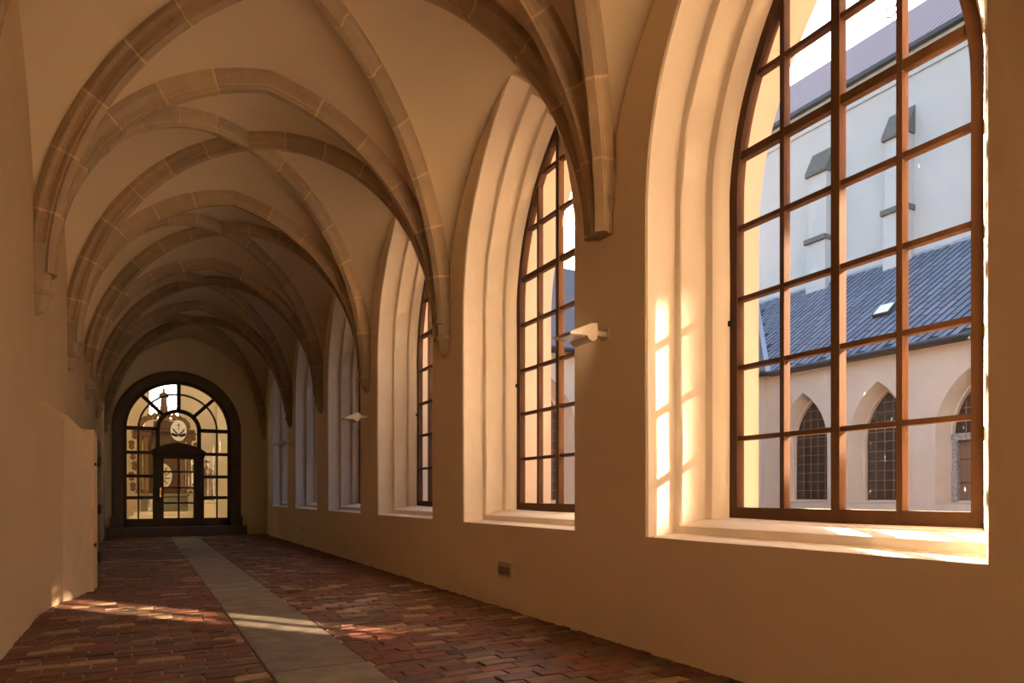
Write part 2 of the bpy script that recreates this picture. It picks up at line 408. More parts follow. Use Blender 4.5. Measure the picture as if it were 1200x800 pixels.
WNAME = ['two bays behind the viewer', 'in the bay beside the viewer', 'nearest the viewer, with the court seen through it', 'next beyond the nearest one, with the sun showing in it', 'third along from the large near window', 'fourth along from the large near window', 'fifth along, in the dim part of the walk', 'closest to the glazed end door']
for k, yc in enumerate(WINY):
    e = empty('window_%d' % (k+1), (0, yc, 0), kind='structure', label='tall pointed window with brown wooden glazing bars, '+WNAME[k])
    for nm, me, mm in win_parts:
        if not me.materials: me.materials.append(M[mm])
        ob(nm, me, None, e)

# ------------------------------------------------------------------ vault
def arc2(a, rise, n):
    """half arch from (-a, 0) to (0, rise): returns list of (t, z) with t from the springing (0) to the crown (a)"""
    if rise >= a:
        R = (a*a+rise*rise)/(2*a); cx = R; cz = 0; a1 = math.atan2(rise, R-a)
        return [(R-R*math.cos(a1*i/n), R*math.sin(a1*i/n)) for i in range(n+1)]
    R = (a*a+rise*rise)/(2*rise); cz = rise-R; a0 = math.asin(-cz/R) if cz < 0 else 0
    return [(a-R*math.cos(a0+(PI/2-a0)*i/n), cz+R*math.sin(a0+(PI/2-a0)*i/n)) for i in range(n+1)]
N = 20
TR_RISE, DG_RISE, WA_RISE = 2.74, 2.86, 2.44
vm = MB()
def patch(A, B, bulge):
    m = 8; rows = []
    for i in range(N+1):
        s = i/N
        row = []
        for j in range(m+1):
            t = j/m; p = A[i].lerp(B[i], t); p = p+Vector((0, 0, bulge*math.sin(PI*t)*s)); row.append(p)
        rows.append(row)
    vm.loft(rows, closed=False)
for y0, y1 in zip(ENDS[:-1], ENDS[1:]):
    yc = (y0+y1)/2; h = (y1-y0)/2; L = math.hypot(HA, h)
    dg = arc2(L, DG_RISE, N); wa = arc2(h, WA_RISE, N); tr = arc2(HA, TR_RISE, N)
    for sx in (-1, 1):
        for sy in (-1, 1):
            D = [Vector((XC+sx*HA*(1-t/L), yc+sy*h*(1-t/L), ZS+z)) for t, z in dg]
            W_ = [Vector((XC+sx*HA, yc+sy*h*(1-t/h), ZS+z)) for t, z in wa]
            T_ = [Vector((XC+sx*HA*(1-t/HA), yc+sy*h, ZS+z)) for t, z in tr]
            patch(D, W_, .07); patch(D, T_, .07)
import bmesh
vme = mk('ceiling', vm.v, vm.f); b_ = bmesh.new(); b_.from_mesh(vme); bmesh.ops.remove_doubles(b_, verts=b_.verts, dist=.002); bmesh.ops.recalc_face_normals(b_, faces=b_.faces); b_.to_mesh(vme); b_.free()
vme.polygons.foreach_set('use_smooth', [True]*len(vme.polygons)); vme.update()
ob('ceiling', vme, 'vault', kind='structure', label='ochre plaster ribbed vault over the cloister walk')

_H = [(.108, -.03), (.108, .040), (.100, .052), (.074, .068), (.056, .095), (.050, .128), (.058, .136), (.058, .152), (.046, .162), (.042, .190)]
PROF = [(-a, b) for a, b in _H]+[(a, b) for a, b in reversed(_H)]
def half_rib(P0, P1, a, rise, stones, name, parent_list, core_me, gap=.015, start=0.0):
    """P0 springing point on the wall, P1 point under the crown (same height): adds stone meshes and a mortar core"""
    hv = Vector((P1[0]-P0[0], P1[1]-P0[1], 0)); hv.normalize(); lat = Vector((-hv.y, hv.x, 0))
    n = stones*6; pts = arc2(a, rise, n)
    sl = lambda i: Vector((pts[min(i+1, n)][0]-pts[max(i-1, 0)][0], pts[min(i+1, n)][1]-pts[max(i-1, 0)][1]))
    def sect(f, sc):
        i = min(int(f), n-1); u = f-i
        t = pts[i][0]*(1-u)+pts[i+1][0]*u; z = pts[i][1]*(1-u)+pts[i+1][1]*u
        d0, d1 = sl(i), sl(i+1); d = (d0.lerp(d1, u)).normalized()
        nrm = hv*d.y+Vector((0, 0, -d.x))                     # towards the inside of the arch
        if f > n-1e-6: nrm = Vector((0, 0, -1))/max(.5, nrm.dot(Vector((0, 0, -1))))
        base = Vector((P0[0], P0[1], ZS))+hv*t+Vector((0, 0, z))
        ring = []
        for k_, (b, q) in enumerate(PROF):
            qq = q*sc if q > 0 else q; bb = b*(sc if 0 < k_ < len(PROF)-1 else sc)
            ring.append(base+lat*bb+nrm*qq)
        return ring
    core_me.loft([sect(i, .955) for i in range(n+1)], cap=True)
    cuts = [i*6 for i in range(stones+1)]
    for s in range(stones):
        f0 = cuts[s]+(gap*8 if s else 0); f1 = cuts[s+1]-(gap*8 if s < stones-1 else 0)
        m_ = MB(); jit = random.uniform(.985, 1.015)
        m_.loft([sect(f0+(f1-f0)*i/6, jit) for i in range(7)], cap=True)
        parent_list.append(mk(name, m_.v, m_.f))
cache = {}
def rib(key, halves, loc, nm, label):
    if key not in cache:
        core = MB(); st = []
        for P0, P1, a, rise, k_ in halves: half_rib(P0, P1, a, rise, k_, 'stone', st, core)
        cm = mk('rib_joints', core.v, core.f); cm.materials.append(M['mortar'])
        for s_ in st: s_.materials.append(M['stone'])
        cache[key] = (cm, st)
    cm, st = cache[key]
    e = ob(nm, cm, None, None, loc, kind='structure', label=label)
    for s_ in st: ob('stone', s_, None, e)
tn = 0
for k, y in enumerate(PIER):
    tn += 1
    where = ('out of view behind the viewer', 'just behind the viewer', 'above the viewer')[k] if k < 3 else ORD[k-3]+' one ahead of the viewer'
    rib('tr', [((XL, 0), (XC, 0), HA, TR_RISE, 6), ((XR, 0), (XC, 0), HA, TR_RISE, 6)], (0, y, 0), 'trim_%d' % tn, 'moulded stone rib arching straight across the vault, '+where)
for k, (y0, y1) in enumerate(zip(ENDS[:-1], ENDS[1:])):
    h = (y1-y0)/2; L = math.hypot(HA, h)
    for sgn in (1, -1):
        tn += 1
        bay = ('second bay behind the viewer', 'bay behind the viewer', 'bay over the viewer')[k] if k < 3 else ORD[k-3]+' bay ahead'
        rib(('dg', sgn, round(h, 3)), [((XL, -sgn*h), (XC, 0), L, DG_RISE, 7), ((XR, sgn*h), (XC, 0), L, DG_RISE, 7)], (0, (y0+y1)/2, 0), 'trim_%d' % tn,
            'diagonal stone rib of the %s, rising from the %s' % (bay, 'wall away from the windows and falling to the window wall further off' if sgn > 0 else 'window wall near side' if False else 'window pier on its near side'))
# corbels
def corbel_mesh(sgn, short=False):
    m = MB()
    prof = [(3.19, .05), (3.22, .085), (3.29, .105), (3.38, .118), (3.40, .138), (3.43, .145), (3.455, .138), (3.47, .125), (3.60, .130), (3.74, .150), (3.90, .165), (3.93, .12)]
    if short: prof = [(3.60, .015), (3.66, .05), (3.74, .085), (3.84, .12), (3.92, .14), (3.95, .12)]     # ribs that die into the pier
    def ring(z, r):
        q = [(0, -r), (r*.75, -r), (r*1.25, -r*.45), (r*1.25, r*.45), (r*.75, r), (0, r)]
        return [(-sgn*x*1.05+sgn*.03, y, z) for x, y in q]
    m.loft([ring(z, r) for z, r in prof], cap=True); return mk('corbel', m.v, m.f)
cml, cmr, cms = corbel_mesh(-1), corbel_mesh(1), corbel_mesh(1, True)
for k, y in enumerate(PIER+[YE-.2]):
    for me, x, side in ((cml, XL, 'plain wall'), (cmr if k != 3 else cms, XR, 'window wall')):
        tn += 1
        where = ('far behind the viewer', 'behind the viewer', 'beside the viewer')[k] if k < 3 else ('in the corner by the glazed end door' if k == 8 else ORD[k-3]+' one ahead of the viewer')
        ob('trim_%d' % tn, me, 'stone', None, (x, y, 0), kind='structure', label='carved stone corbel under the ribs on the %s, %s' % (side, where))

# ------------------------------------------------------------------ end wall with glazed door
DX = 1.07; GH = 1.475; ZD = 3.40
def round_arch(hw, zb, zs=ZD, n=24, cx=DX):
    return [(cx-hw, zb), (cx+hw, zb)]+[(cx+hw*math.cos(PI*i/n), zs+hw*math.sin(PI*i/n)) for i in range(n+1)]
fx = lambda a, b, d: (a, d, b)
mb = MB(); ring_panel(mb, fx, XL-.1, XR+.1, -.1, WT, round_arch(1.60, .30), YE)
mb.loft([[fx(a, b, d) for a, b in round_arch(1.60, .30)] for d in (YE, YE+.45)])
ring_panel(mb, fx, XL-.1, XR+.1, -.1, WT, round_arch(1.60, .30), YE+.45)
mb.ob('wall_far', 'plaster', kind='structure', label='end wall of the walk around the glazed arched door')
mb = MB()
ro, rm, ri = round_arch(1.86, .30), round_arch(1.80, .30), round_arch(1.56, .30)
mb.loft([[fx(a, b, d) for a, b in L_] for L_, d in ((ro, YE), (ro, YE-.05), (rm, YE-.09), (round_arch(1.70, .30), YE-.07), (ri, YE-.03), (ri, YE+.2))])
mb.box(DX-1.90, DX-1.54, YE-.12, YE, .30, .62).box(DX+1.54, DX+1.90, YE-.12, YE, .30, .62)
tn += 1; mb.ob('trim_%d' % tn, 'darkstone', kind='structure', label='dark stone surround of the glazed arched door')
tn += 1; MB().cbox(DX-2.0, DX+2.0, YE-.42, YE+.45, -.02, .30, .02).ob('trim_%d' % tn, 'darkstone', kind='structure', label='stone step below the glazed arched door')

door = empty('door_1', (DX, YE+.12, .30), kind='structure', label='dark wooden arched door with glass panes and round emblem at the walk end')
def loc_arch(hw, zb, n=24): return [(hw*math.cos(PI*i/n), ZD-.30+hw*math.sin(PI*i/n)) for i in range(n+1)]
def strip(arcA, arcB, y0, y1):
    m = MB(); m.loft([[(a, y0, b) for a, b in arcA], [(a, y0, b) for a, b in arcB], [(a, y1, b) for a, b in arcB], [(a, y1, b) for a, b in arcA], [(a, y0, b) for a, b in arcA]], closed=False)
    return m
D0, D1 = -.05, .05
fr = MB()
oA = [(1.60, 0)]+loc_arch(1.60, 0)+[(-1.60, 0)]; iA = [(1.455, 0)]+loc_arch(1.455, 0)+[(-1.455, 0)]
fr = strip(oA, iA, D0-.02, D1+.02); fr.box(-1.6, 1.6, D0-.02, D1+.02, 0, .26)
fr.ob('frame', 'darkwood', door)
zs_ = ZD-.30
for sgn in (-1, 1):
    for z in (2.34, 1.60, .92):
        MB().box(min(sgn*.66, sgn*1.46), max(sgn*.66, sgn*1.46), D0, D1, z-.05, z+.05).ob('transom', 'darkwood', door)
    MB().box(min(sgn*.60, sgn*1.46), max(sgn*.60, sgn*1.46), D0, D1, zs_-.06, zs_+.06).ob('transom', 'darkwood', door)
    MB().box(sgn*1.135-.025, sgn*1.135+.025, D0+.01, D1-.01, .2, zs_).ob('glazing_bar', 'darkwood', door)
    m = MB(); a0 = PI/2-sgn*PI/4
    pr = [(r*math.cos(a0)+o_*math.sin(a0)*1, zs_+r*math.sin(a0)-o_*math.cos(a0)) for r, o_ in ((.62, -.055), (1.48, -.055), (1.48, .055), (.62, .055))]
    m.prism(pr, fx, D0, D1); m.ob('spoke', 'darkwood', door)
MB().box(-.06, .06, D0, D1, zs_+.6, zs_+1.48).ob('spoke', 'darkwood', door)
strip(loc_arch(1.16, 0), loc_arch(1.105, 0), D0+.01, D1-.01).ob('glazing_bar', 'darkwood', door)
strip([(.66, 2.2)]+loc_arch(.66, 0)+[(-.66, 2.2)], [(.535, 2.2)]+loc_arch(.535, 0)+[(-.535, 2.2)], D0, D1).ob('fanlight_frame', 'darkwood', door)
# inner portal: posts and segmental lintel
m = MB(); m.box(-.74, -.60, -.10, .08, 0, 2.36).box(.60, .74, -.10, .08, 0, 2.36)
seg = lambda z0, sag, hw, n=14: [(-hw+2*hw*i/n, z0+sag*(1-(2*i/n-1)**2)) for i in range(n+1)]
top = seg(2.36, .26, .76); m.prism([(-.76, 2.22), (.76, 2.22)]+[p for p in reversed(top)], fx, -.10, .08)
m.prism([(-.80, 2.34), (.80, 2.34), (.80, 2.40)]+[p for p in reversed(seg(2.40, .27, .80))][1:], fx, -.14, -.06)
m.ob('door_case', 'darkwood', door)
leaf = MB(); leaf.box(-.60, -.43, -.06, .03, .02, 2.23).box(.43, .60, -.06, .03, .02, 2.23).box(-.43, .43, -.06, .03, .02, .27).box(-.43, .43, -.06, .03, 2.16, 2.23)
lf = leaf.ob('door_leaf', 'darkwood', door)
MB().box(-.028, .028, -.05, .02, .25, 2.18).ob('glazing_bar', 'darkwood', lf)
for z in (.75, 1.24, 1.75): MB().box(-.44, .44, -.05, .02, z-.028, z+.028).ob('glazing_bar', 'darkwood', lf)
m = MB().cbox(-.545, -.495, -.078, -.058, .93, 1.25, .006).tube([(-.52, -.07, 1.12), (-.52, -.12, 1.12), (-.50, -.125, 1.12), (-.38, -.125, 1.115)], .013)
m.ob('handle', 'brass', lf, smooth=True)
zr = [.27, .75, 1.24, 1.75, 2.16]
for a0, a1 in ((-.43, -.03), (.03, .43)):
    for z0, z1 in zip(zr[:-1], zr[1:]): MB().box(a0, a1, -.018, -.012, z0+.02, z1-.02).ob('pane', 'doorglass', lf)
outer = [(p[0], p[1]) for p in loc_arch(1.46, 0)]
full = [(-1.46, .2), (1.46, .2)]+outer
zc = [.2, .92, 1.60, 2.34, zs_]
for sgn in (-1, 1):
    for b0, b1 in ((.70, 1.12), (1.15, 1.46)):
        for z0, z1 in zip(zc[:-1], zc[1:]):
            MB().box(min(sgn*b0, sgn*b1), max(sgn*b0, sgn*b1), 0, .006, z0+.03, z1-.03).ob('pane', 'doorglass', door)
for q in range(4):                       # fan panes, inner and outer ring
    a0, a1 = q*PI/4+.03, (q+1)*PI/4-.03
    for r0, r1 in ((.64, 1.12), (1.15, 1.465)):
        arc_o = [(r1*math.cos(a0+(a1-a0)*i/8), zs_+r1*math.sin(a0+(a1-a0)*i/8)) for i in range(9)]
        arc_i = [(r0*math.cos(a1+(a0-a1)*i/8), zs_+r0*math.sin(a1+(a0-a1)*i/8)) for i in range(9)]
        m = MB(); m.loft([[fx(a, b, d) for a, b in (L_)] for d in (0, .006) for L_ in (arc_o,)], closed=False)
        m = MB(); m.loft([[fx(a, b, 0) for a, b in arc_o], [fx(a, b, 0) for a, b in reversed(arc_i)], [fx(a, b, .006) for a, b in reversed(arc_i)], [fx(a, b, .006) for a, b in arc_o], [fx(a, b, 0) for a, b in arc_o]], closed=False)
        m.ob('pane', 'doorglass', door)
MB().prism([(-.54, 2.45), (.54, 2.45)]+loc_arch(.54, 0), fx, 0, .006).ob('pane', 'doorglass', door)
# emblem: white oval with a cross and two crossed arms
ez = 3.375-.30+.0
ov = lambda a, b, n=36: [(a*math.cos(2*PI*i/n), ez+b*math.sin(2*PI*i/n)) for i in range(n)]
em = MB().add([fx(a, b, -.012) for a, b in ov(.235, .335)], [tuple(range(36))]).ob('emblem', 'enamel', door, label='white oval plaque with cross and crossed arms')
MB().box(-.010, .010, -.018, -.013, ez+.02, ez+.245).box(-.060, .055, -.018, -.013, ez+.165, ez+.185).ob('cross', 'black', em)
m = MB()
for sgn in (-1, 1):
    def band(pts, ws):
        L_, R_ = [], []
        for i, (p, wd) in enumerate(zip(pts, ws)):
            a_, b_ = pts[max(i-1, 0)], pts[min(i+1, len(pts)-1)]
            t = Vector((b_[0]-a_[0], b_[1]-a_[1])).normalized(); L_.append((p[0]-t.y*wd, p[1]+t.x*wd)); R_.append((p[0]+t.y*wd, p[1]-t.x*wd))
        m.prism([(sgn*a, ez+b) for a, b in L_+R_[::-1]], fx, -.019-.003*(sgn > 0), -.013)
    band([(.02, -.17), (-.05, -.10), (-.10, -.045), (-.135, .0), (-.15, .045)], [.012, .022, .020, .024, .010])
    band([(-.13, .02), (-.165, .045), (-.18, .07)], [.014, .012, .005])
    band([(.03, -.18), (.10, -.155), (.17, -.125), (.20, -.09)], [.03, .042, .045, .02])
m.ob('crossed_arms', 'brownprint', em)

# ------------------------------------------------------------------ chapel beyond the door
CY0, CY1 = YE+.45, 33.0
mb = MB(); ring_panel(mb, fx, -4.0, 8.0, 0, 10.5, [(.30, 4.55), (1.46, 4.55), (1.46, 7.2), (.30, 7.2)], CY1)
mb.box(-4.3, -4.0, CY0, CY1, 0, 10.5)
mb.box(8.0, 8.3, CY0, CY1, 0, 10.5)
mb.box(-4.3, 8.3, CY0, CY1+.3, 10.5, 10.7)
mb.box(-4.3, XL-.1, CY0-.2, CY0, 0, 10.5).box(XO, 8.3, CY0-.2, CY0, 0, 10.5).box(XL-.1, XO, CY0-.02, CY0, WT, 10.5)
mb.box(2.95, 3.35, CY1-.35, CY1, .30, 9.0).box(2.85, 3.45, CY1-.42, CY1, 5.6, 5.8).box(-2.9, -2.5, CY1-.35, CY1, .30, 9)
mb.ob('wall_chapel', 'cream', kind='structure', label='cream plaster chapel walls seen through the glazed door')
MB().box(-4.3, 8.3, CY0, CY1+.3, -.1, .30).ob('floor_chapel', 'whitestone', kind='structure', label='pale stone chapel floor beyond the glazed door')
e = empty('window_9', (.88, CY1, 4.55), kind='structure', label='small chapel window with bright sky above the altar')
m = MB()
m.box(-.60, -.56, -.05, .05, 0, 2.65).box(.56, .60, -.05, .05, 0, 2.65).box(-.60, .60, -.05, .05, 0, .04).box(-.60, .60, -.05, .05, 2.61, 2.65); m.ob('frame', 'bar', e)
for z in (.52, 1.10, 1.68): MB().box(-.58, .58, -.03, .03, z-.02, z+.02).ob('glazing_bar', 'bar', e)
for x in (-.04, ): MB().box(x-.018, x+.018, -.03, .03, 0, 2.63).ob('glazing_bar', 'bar', e)
for x0, x1 in ((-.56, -.06), (-.02, .56)):
    for z0, z1 in ((.04, .50), (.54, 1.08), (1.12, 1.66), (1.70, 2.61)): MB().box(x0, x1, .0, .006, z0, z1).ob('pane', 'doorglass', e)
# altarpiece
al = thing('altarpiece', 'carved brown and gilt altarpiece with columns seen through the glazed door', 'altar', (.75, 31.2, .30))
MB().cbox(-1.15, 1.25, -.55, .5, 0, .18, .02).cbox(-1.0, 1.1, -.45, .5, .18, .34, .02).ob('altar_step', 'whitestone', al)
MB().cbox(-.75, .95, -.25, .45, .34, .95, .03).cbox(-.82, 1.02, -.32, .45, .95, 1.06, .02).ob('altar_table', 'marble', al)
MB().box(-.66, .86, .15, .35, 1.06, 3.75).ob('back_panel', 'altarwood', al)
def column(x, y, z0, z1, r):
    h = z1-z0
    m = MB().lathe([(z0, r*1.5), (z0+.08, r*1.5), (z0+.10, r*1.15), (z0+.16, r*1.25), (z0+.2, r), (z0+h*.4, r*1.03), (z1-.3, r*.85), (z1-.26, r*1.0), (z1-.2, r*.9), (z1-.05, r*1.5), (z1, r*1.6)], 14, x, y)
    return m.ob('column', 'gilt', al, smooth=True)
for x in (-.80, -.55, .76, 1.0): column(x, .0, 1.06, 3.35, .10)
m = MB()
m.cbox(-.98, -.38, -.2, .4, 3.35, 3.55, .03).cbox(.56, 1.18, -.2, .4, 3.35, 3.55, .03).cbox(-1.02, 1.22, -.12, .4, 3.55, 3.70, .03)
m.cbox(-.3, .45, -.1, .3, 3.70, 4.0, .03)
m.ob('entablature', 'altarwood', al)
m = MB()
for k in range(12):
    a = PI*k/11; m.lathe([(3.70+.42*math.sin(a), .02), (3.75+.42*math.sin(a), .10), (3.86+.42*math.sin(a), .13), (3.96+.42*math.sin(a), .03)], 8, .1-.85*math.cos(a)*1.0, .0)
for sgn in (-1, 1):
    for k in range(6):
        z = 1.15+k*.42; m.lathe([(z, .02), (z+.08, .11), (z+.2, .08), (z+.3, .13), (z+.38, .02)], 7, .1+sgn*(1.13+.06*math.sin(k*2.1)), .08)
m.ob('carved_scrolls', 'gilt', al, smooth=True)
m = MB(); m.prism([(.02+.36*math.cos(2*PI*i/28), 1.78+.52*math.sin(2*PI*i/28)) for i in range(28)], fx, .10, .14); m.ob('altar_painting', 'whitestone', al, label='pale oval relief in the altarpiece')
m = MB()
for k in range(10):
    a = 2*PI*k/10; m.tube([(.02+.1*math.cos(a), .08, 1.78+.14*math.sin(a)), (.02+.3*math.cos(a+.4), .07, 1.78+.42*math.sin(a+.4))], .02, 6)
m.ob('relief_rays', 'gilt', al)
def figure(name, label, loc, h, arms, hat=False, face=-1):
    """robed standing statue: robe grown from stacked ellipses, arms, head with nose and hair"""
    t = thing(name, label, 'statue', loc)
    s = h/1.75
    R_ = [(0, .27, .22), (.04, .28, .23), (.3, .245, .20), (.7, .205, .175), (.95, .19, .16), (1.1, .20, .155), (1.28, .225, .15), (1.40, .215, .135), (1.46, .14, .11), (1.50, .062, .062), (1.56, .058, .060)]
    rings = []
    for z, a, b in R_:
        rings.append([(s*a*math.cos(q)*(1+.06*math.sin(7*q+z*3)*(z < 1.2)), s*b*math.sin(q)*(1+.06*math.sin(7*q+z*3)*(z < 1.2)), s*z) for q in [2*PI*i/22 for i in range(22)]])
    m = MB().loft(rings, cap=True)
    for pts in arms: m.tube([(s*x, s*y, s*z) for x, y, z in pts], [s*.075, s*.068, s*.055, s*.045][:len(pts)], 8)
    m.ob('robe', 'robe', t, smooth=True)
    m = MB().lathe([(s*1.53, s*.03), (s*1.56, s*.062), (s*1.61, s*.082), (s*1.67, s*.088), (s*1.72, s*.076), (s*1.76, s*.035)], 14, 0, 0, .9, 1.05)
    m.v = [(x, y-(s*.022 if (y < -s*.05 and abs(x) < s*.02 and s*1.58 < z < s*1.66) else 0), z) for x, y, z in m.v]
    m.ob('head', 'skin', t, smooth=True)
    for pts in arms: MB().tube([tuple(s*q for q in pts[-1]), tuple(s*q for q in (pts[-1][0], pts[-1][1]-.05, pts[-1][2]+.03)), tuple(s*q for q in (pts[-1][0]*.9, pts[-1][1]-.09, pts[-1][2]+.05))], [s*.04, s*.045, s*.02], 6).ob('hand', 'skin', t, smooth=True)
    if hat: MB().lathe([(s*1.70, s*.02), (s*1.705, s*.15), (s*1.72, s*.15), (s*1.73, s*.09), (s*1.80, s*.08), (s*1.81, s*.02)], 14).ob('hat', 'black', t, smooth=True)
    else: MB().lathe([(s*1.62, s*.075), (s*1.66, s*.097), (s*1.72, s*.09), (s*1.77, s*.04)], 12, 0, s*.014).ob('hair', 'robe', t, smooth=True)
    return t
pl = thing('plinth', 'white square plinth under the statue in a hat', 'plinth', (2.34, 30.1, .30))
MB().cbox(-.42, .42, -.35, .35, 0, .70, .02).ob('block', 'whitestone', pl); MB().cbox(-.46, .46, -.39, .39, .70, .78, .02).ob('slab', 'whitestone', pl)
figure('statue', 'robed statue with a flat hat on the white plinth', (2.355, 30.1, 1.08), 1.58, [[(-.2, 0, 1.36), (-.3, -.03, 1.1), (-.18, -.2, 1.02), (-.02, -.22, 1.08)], [(.2, 0, 1.36), (.3, -.02, 1.08), (.2, -.2, .98), (.05, -.22, 1.0)]], hat=True)
pl2 = thing('plinth', 'pale plinth by the chapel wall under the dark robed statue', 'plinth', (-1.35, 30.2, .30))
MB().cbox(-.36, .36, -.35, .35, 0, .85, .02).ob('block', 'whitestone', pl2)
figure('statue', 'dark robed statue with one arm raised, partly hidden by the door frame', (-1.36, 30.2, 1.15), 1.75, [[(-.2, 0, 1.36), (-.3, -.05, 1.1), (-.15, -.2, 1.05)], [(.2, 0, 1.36), (.34, -.06, 1.25), (.36, -.15, 1.45)]])
MB().cbox(-.12, .28, -.08, .28, 4.0, 4.22, .02).cbox(-.17, .33, -.12, .32, 4.22, 4.40, .02).ob('pedestal', 'gilt', al)
figure('statue', 'small statue of a robed woman standing high in front of the chapel window', (.83, 31.3, 4.70), .95, [[(-.2, 0, 1.36), (-.3, -.05, 1.1), (-.04, -.2, 1.16)], [(.2, 0, 1.36), (.3, -.05, 1.1), (.04, -.2, 1.16)]])

# ------------------------------------------------------------------ low doorway on the left wall
d2 = empty('door_2', (0, 0, 0), kind='structure', label='low side doorway with swelling stone jamb and dark door on the blank wall')
cols = [(8.9, -.972, 2.36), (9.5, -.915, 2.36), (9.95, -.835, 2.35), (10.06, -.775, 2.32), (10.3, -.722, 2.27), (10.6, -.66, 2.20), (10.85, -.60, 2.16)]
jamb_ring = lambda y, x, z: [(XL-.02, y, -.02), (x, y, -.02), (x, y, z*.5), (x, y, z-.12), (x-.03*min(1, (x+.98)*6), y, z-.03), (XL-.02, y, z+.06)]
MB().loft([jamb_ring(*c) for c in cols[:3]], cap=True).ob('swelling', 'leftplaster', d2, smooth=True)
MB().loft([jamb_ring(y, x+(.02 if k == 0 else 0), z) for k, (y, x, z) in enumerate([(9.955, -.85, 2.33)]+cols[3:])], cap=True).ob('jamb_face', 'portal', d2, smooth=True)
MB().cbox(XL-.02, -.56, 10.84, 11.12, -.02, 1.1, .012).ob('jamb_stone', 'portal', d2)
MB().cbox(XL-.02, -.555, 10.84, 11.12, 1.1, 2.19, .012).ob('jamb_stone', 'portal', d2)
MB().cbox(XL-.02, -.545, 11.12, 11.40, -.02, 2.15, .012).ob('jamb_stone', 'portal', d2)
for z in (.62, 1.72): MB().box(-.60, -.535, 10.86, 11.06, z-.02, z+.02).ob('pintle', 'iron', d2)
lf = MB().box(-.60, -.54, 11.42, 12.25, .04, 2.10).ob('door_leaf', 'darkwood', d2)
for z in (.42, 1.1, 1.78): MB().box(-.54, -.525, 11.42, 12.1, z-.03, z+.03).tube([(-.52, 11.42, z-.07), (-.52, 11.42, z+.07)], .022).ob('hinge', 'iron', lf)
MB().cbox(XL-.02, -.6, 12.28, 12.6, -.02, 2.15, .012).ob('jamb_stone', 'portal', d2)

# ------------------------------------------------------------------ fittings on the window wall
for k, (y, z, lab) in enumerate(((5.0, 2.74, 'white floodlight on the nearest pier, under the sun'), (12.33, 2.74, 'white floodlight on the wall beyond the third window along'), (19.64, 2.74, 'white floodlight in the dim far part of the walk'))):
    t = thing('floodlight', lab, 'lamp', (XR, y, z), 'white floodlights along the window wall')
    MB().cbox(-.02, .0, -.06, .06, -.05, .05, .005).ob('mount_plate', 'white', t)
    MB().cbox(-.16, -.015, -.045, .045, -.028, .022, .006).tube([(-.19, -.05, .035), (-.19, .05, .035)], .022, 12).cbox(-.19, -.14, -.035, .035, .0, .045, .005).ob('arm', 'white', t, smooth=True)
    m = MB(); A = [(-.19, .055), (-.25, .05), (-.47, -.045), (-.47, -.062), (-.30, -.062), (-.275, -.095), (-.235, -.105), (-.20, -.085), (-.185, -.04)]
    m.prism(A, lambda a, b, d: (a, d, b), -.14, .14); m.ob('head', 'white', t)
    m = MB(); m.prism([(-.46, -.063), (-.315, -.063), (-.315, -.070), (-.46, -.070)], lambda a, b, d: (a, d, b), -.125, .125); m.ob('lens', 'lens', t)
for y, z, s, lab in ((6.90, .45, .085, 'square socket box low on the wall under the second large window'), (17.9, .43, .06, 'small socket box low on the wall far along the walk')):
    t = thing('wall_socket', lab, 'socket', (XR, y, z))
    m = MB(); f_ = lambda a, b, d: (d, a, b); w_ = s*(1.9 if s > .07 else 1.2)
    hole = [(-w_*.78, -s*.72), (w_*.86, -s*.72), (w_*.86, s*.35), (-w_*.78, s*.35)]
    ring_panel(m, f_, -w_, w_, -s, s, hole, -.028)
    m.loft([[f_(a, b, d) for a, b in ((-w_, -s), (w_, -s), (w_, s), (-w_, s))] for d in (-.028, .002)]); m.loft([[f_(a, b, d) for a, b in hole] for d in (-.028, -.008)])
    m.ob('housing', 'grey', t)
    MB().box(-.012, -.004, -w_*.78, w_*.86, -s*.72, s*.35).ob('flap', 'flap', t)
    MB().box(-.040, 0, -w_*1.15, -w_, -s, s*1.05).ob('side_trim', 'white', t)

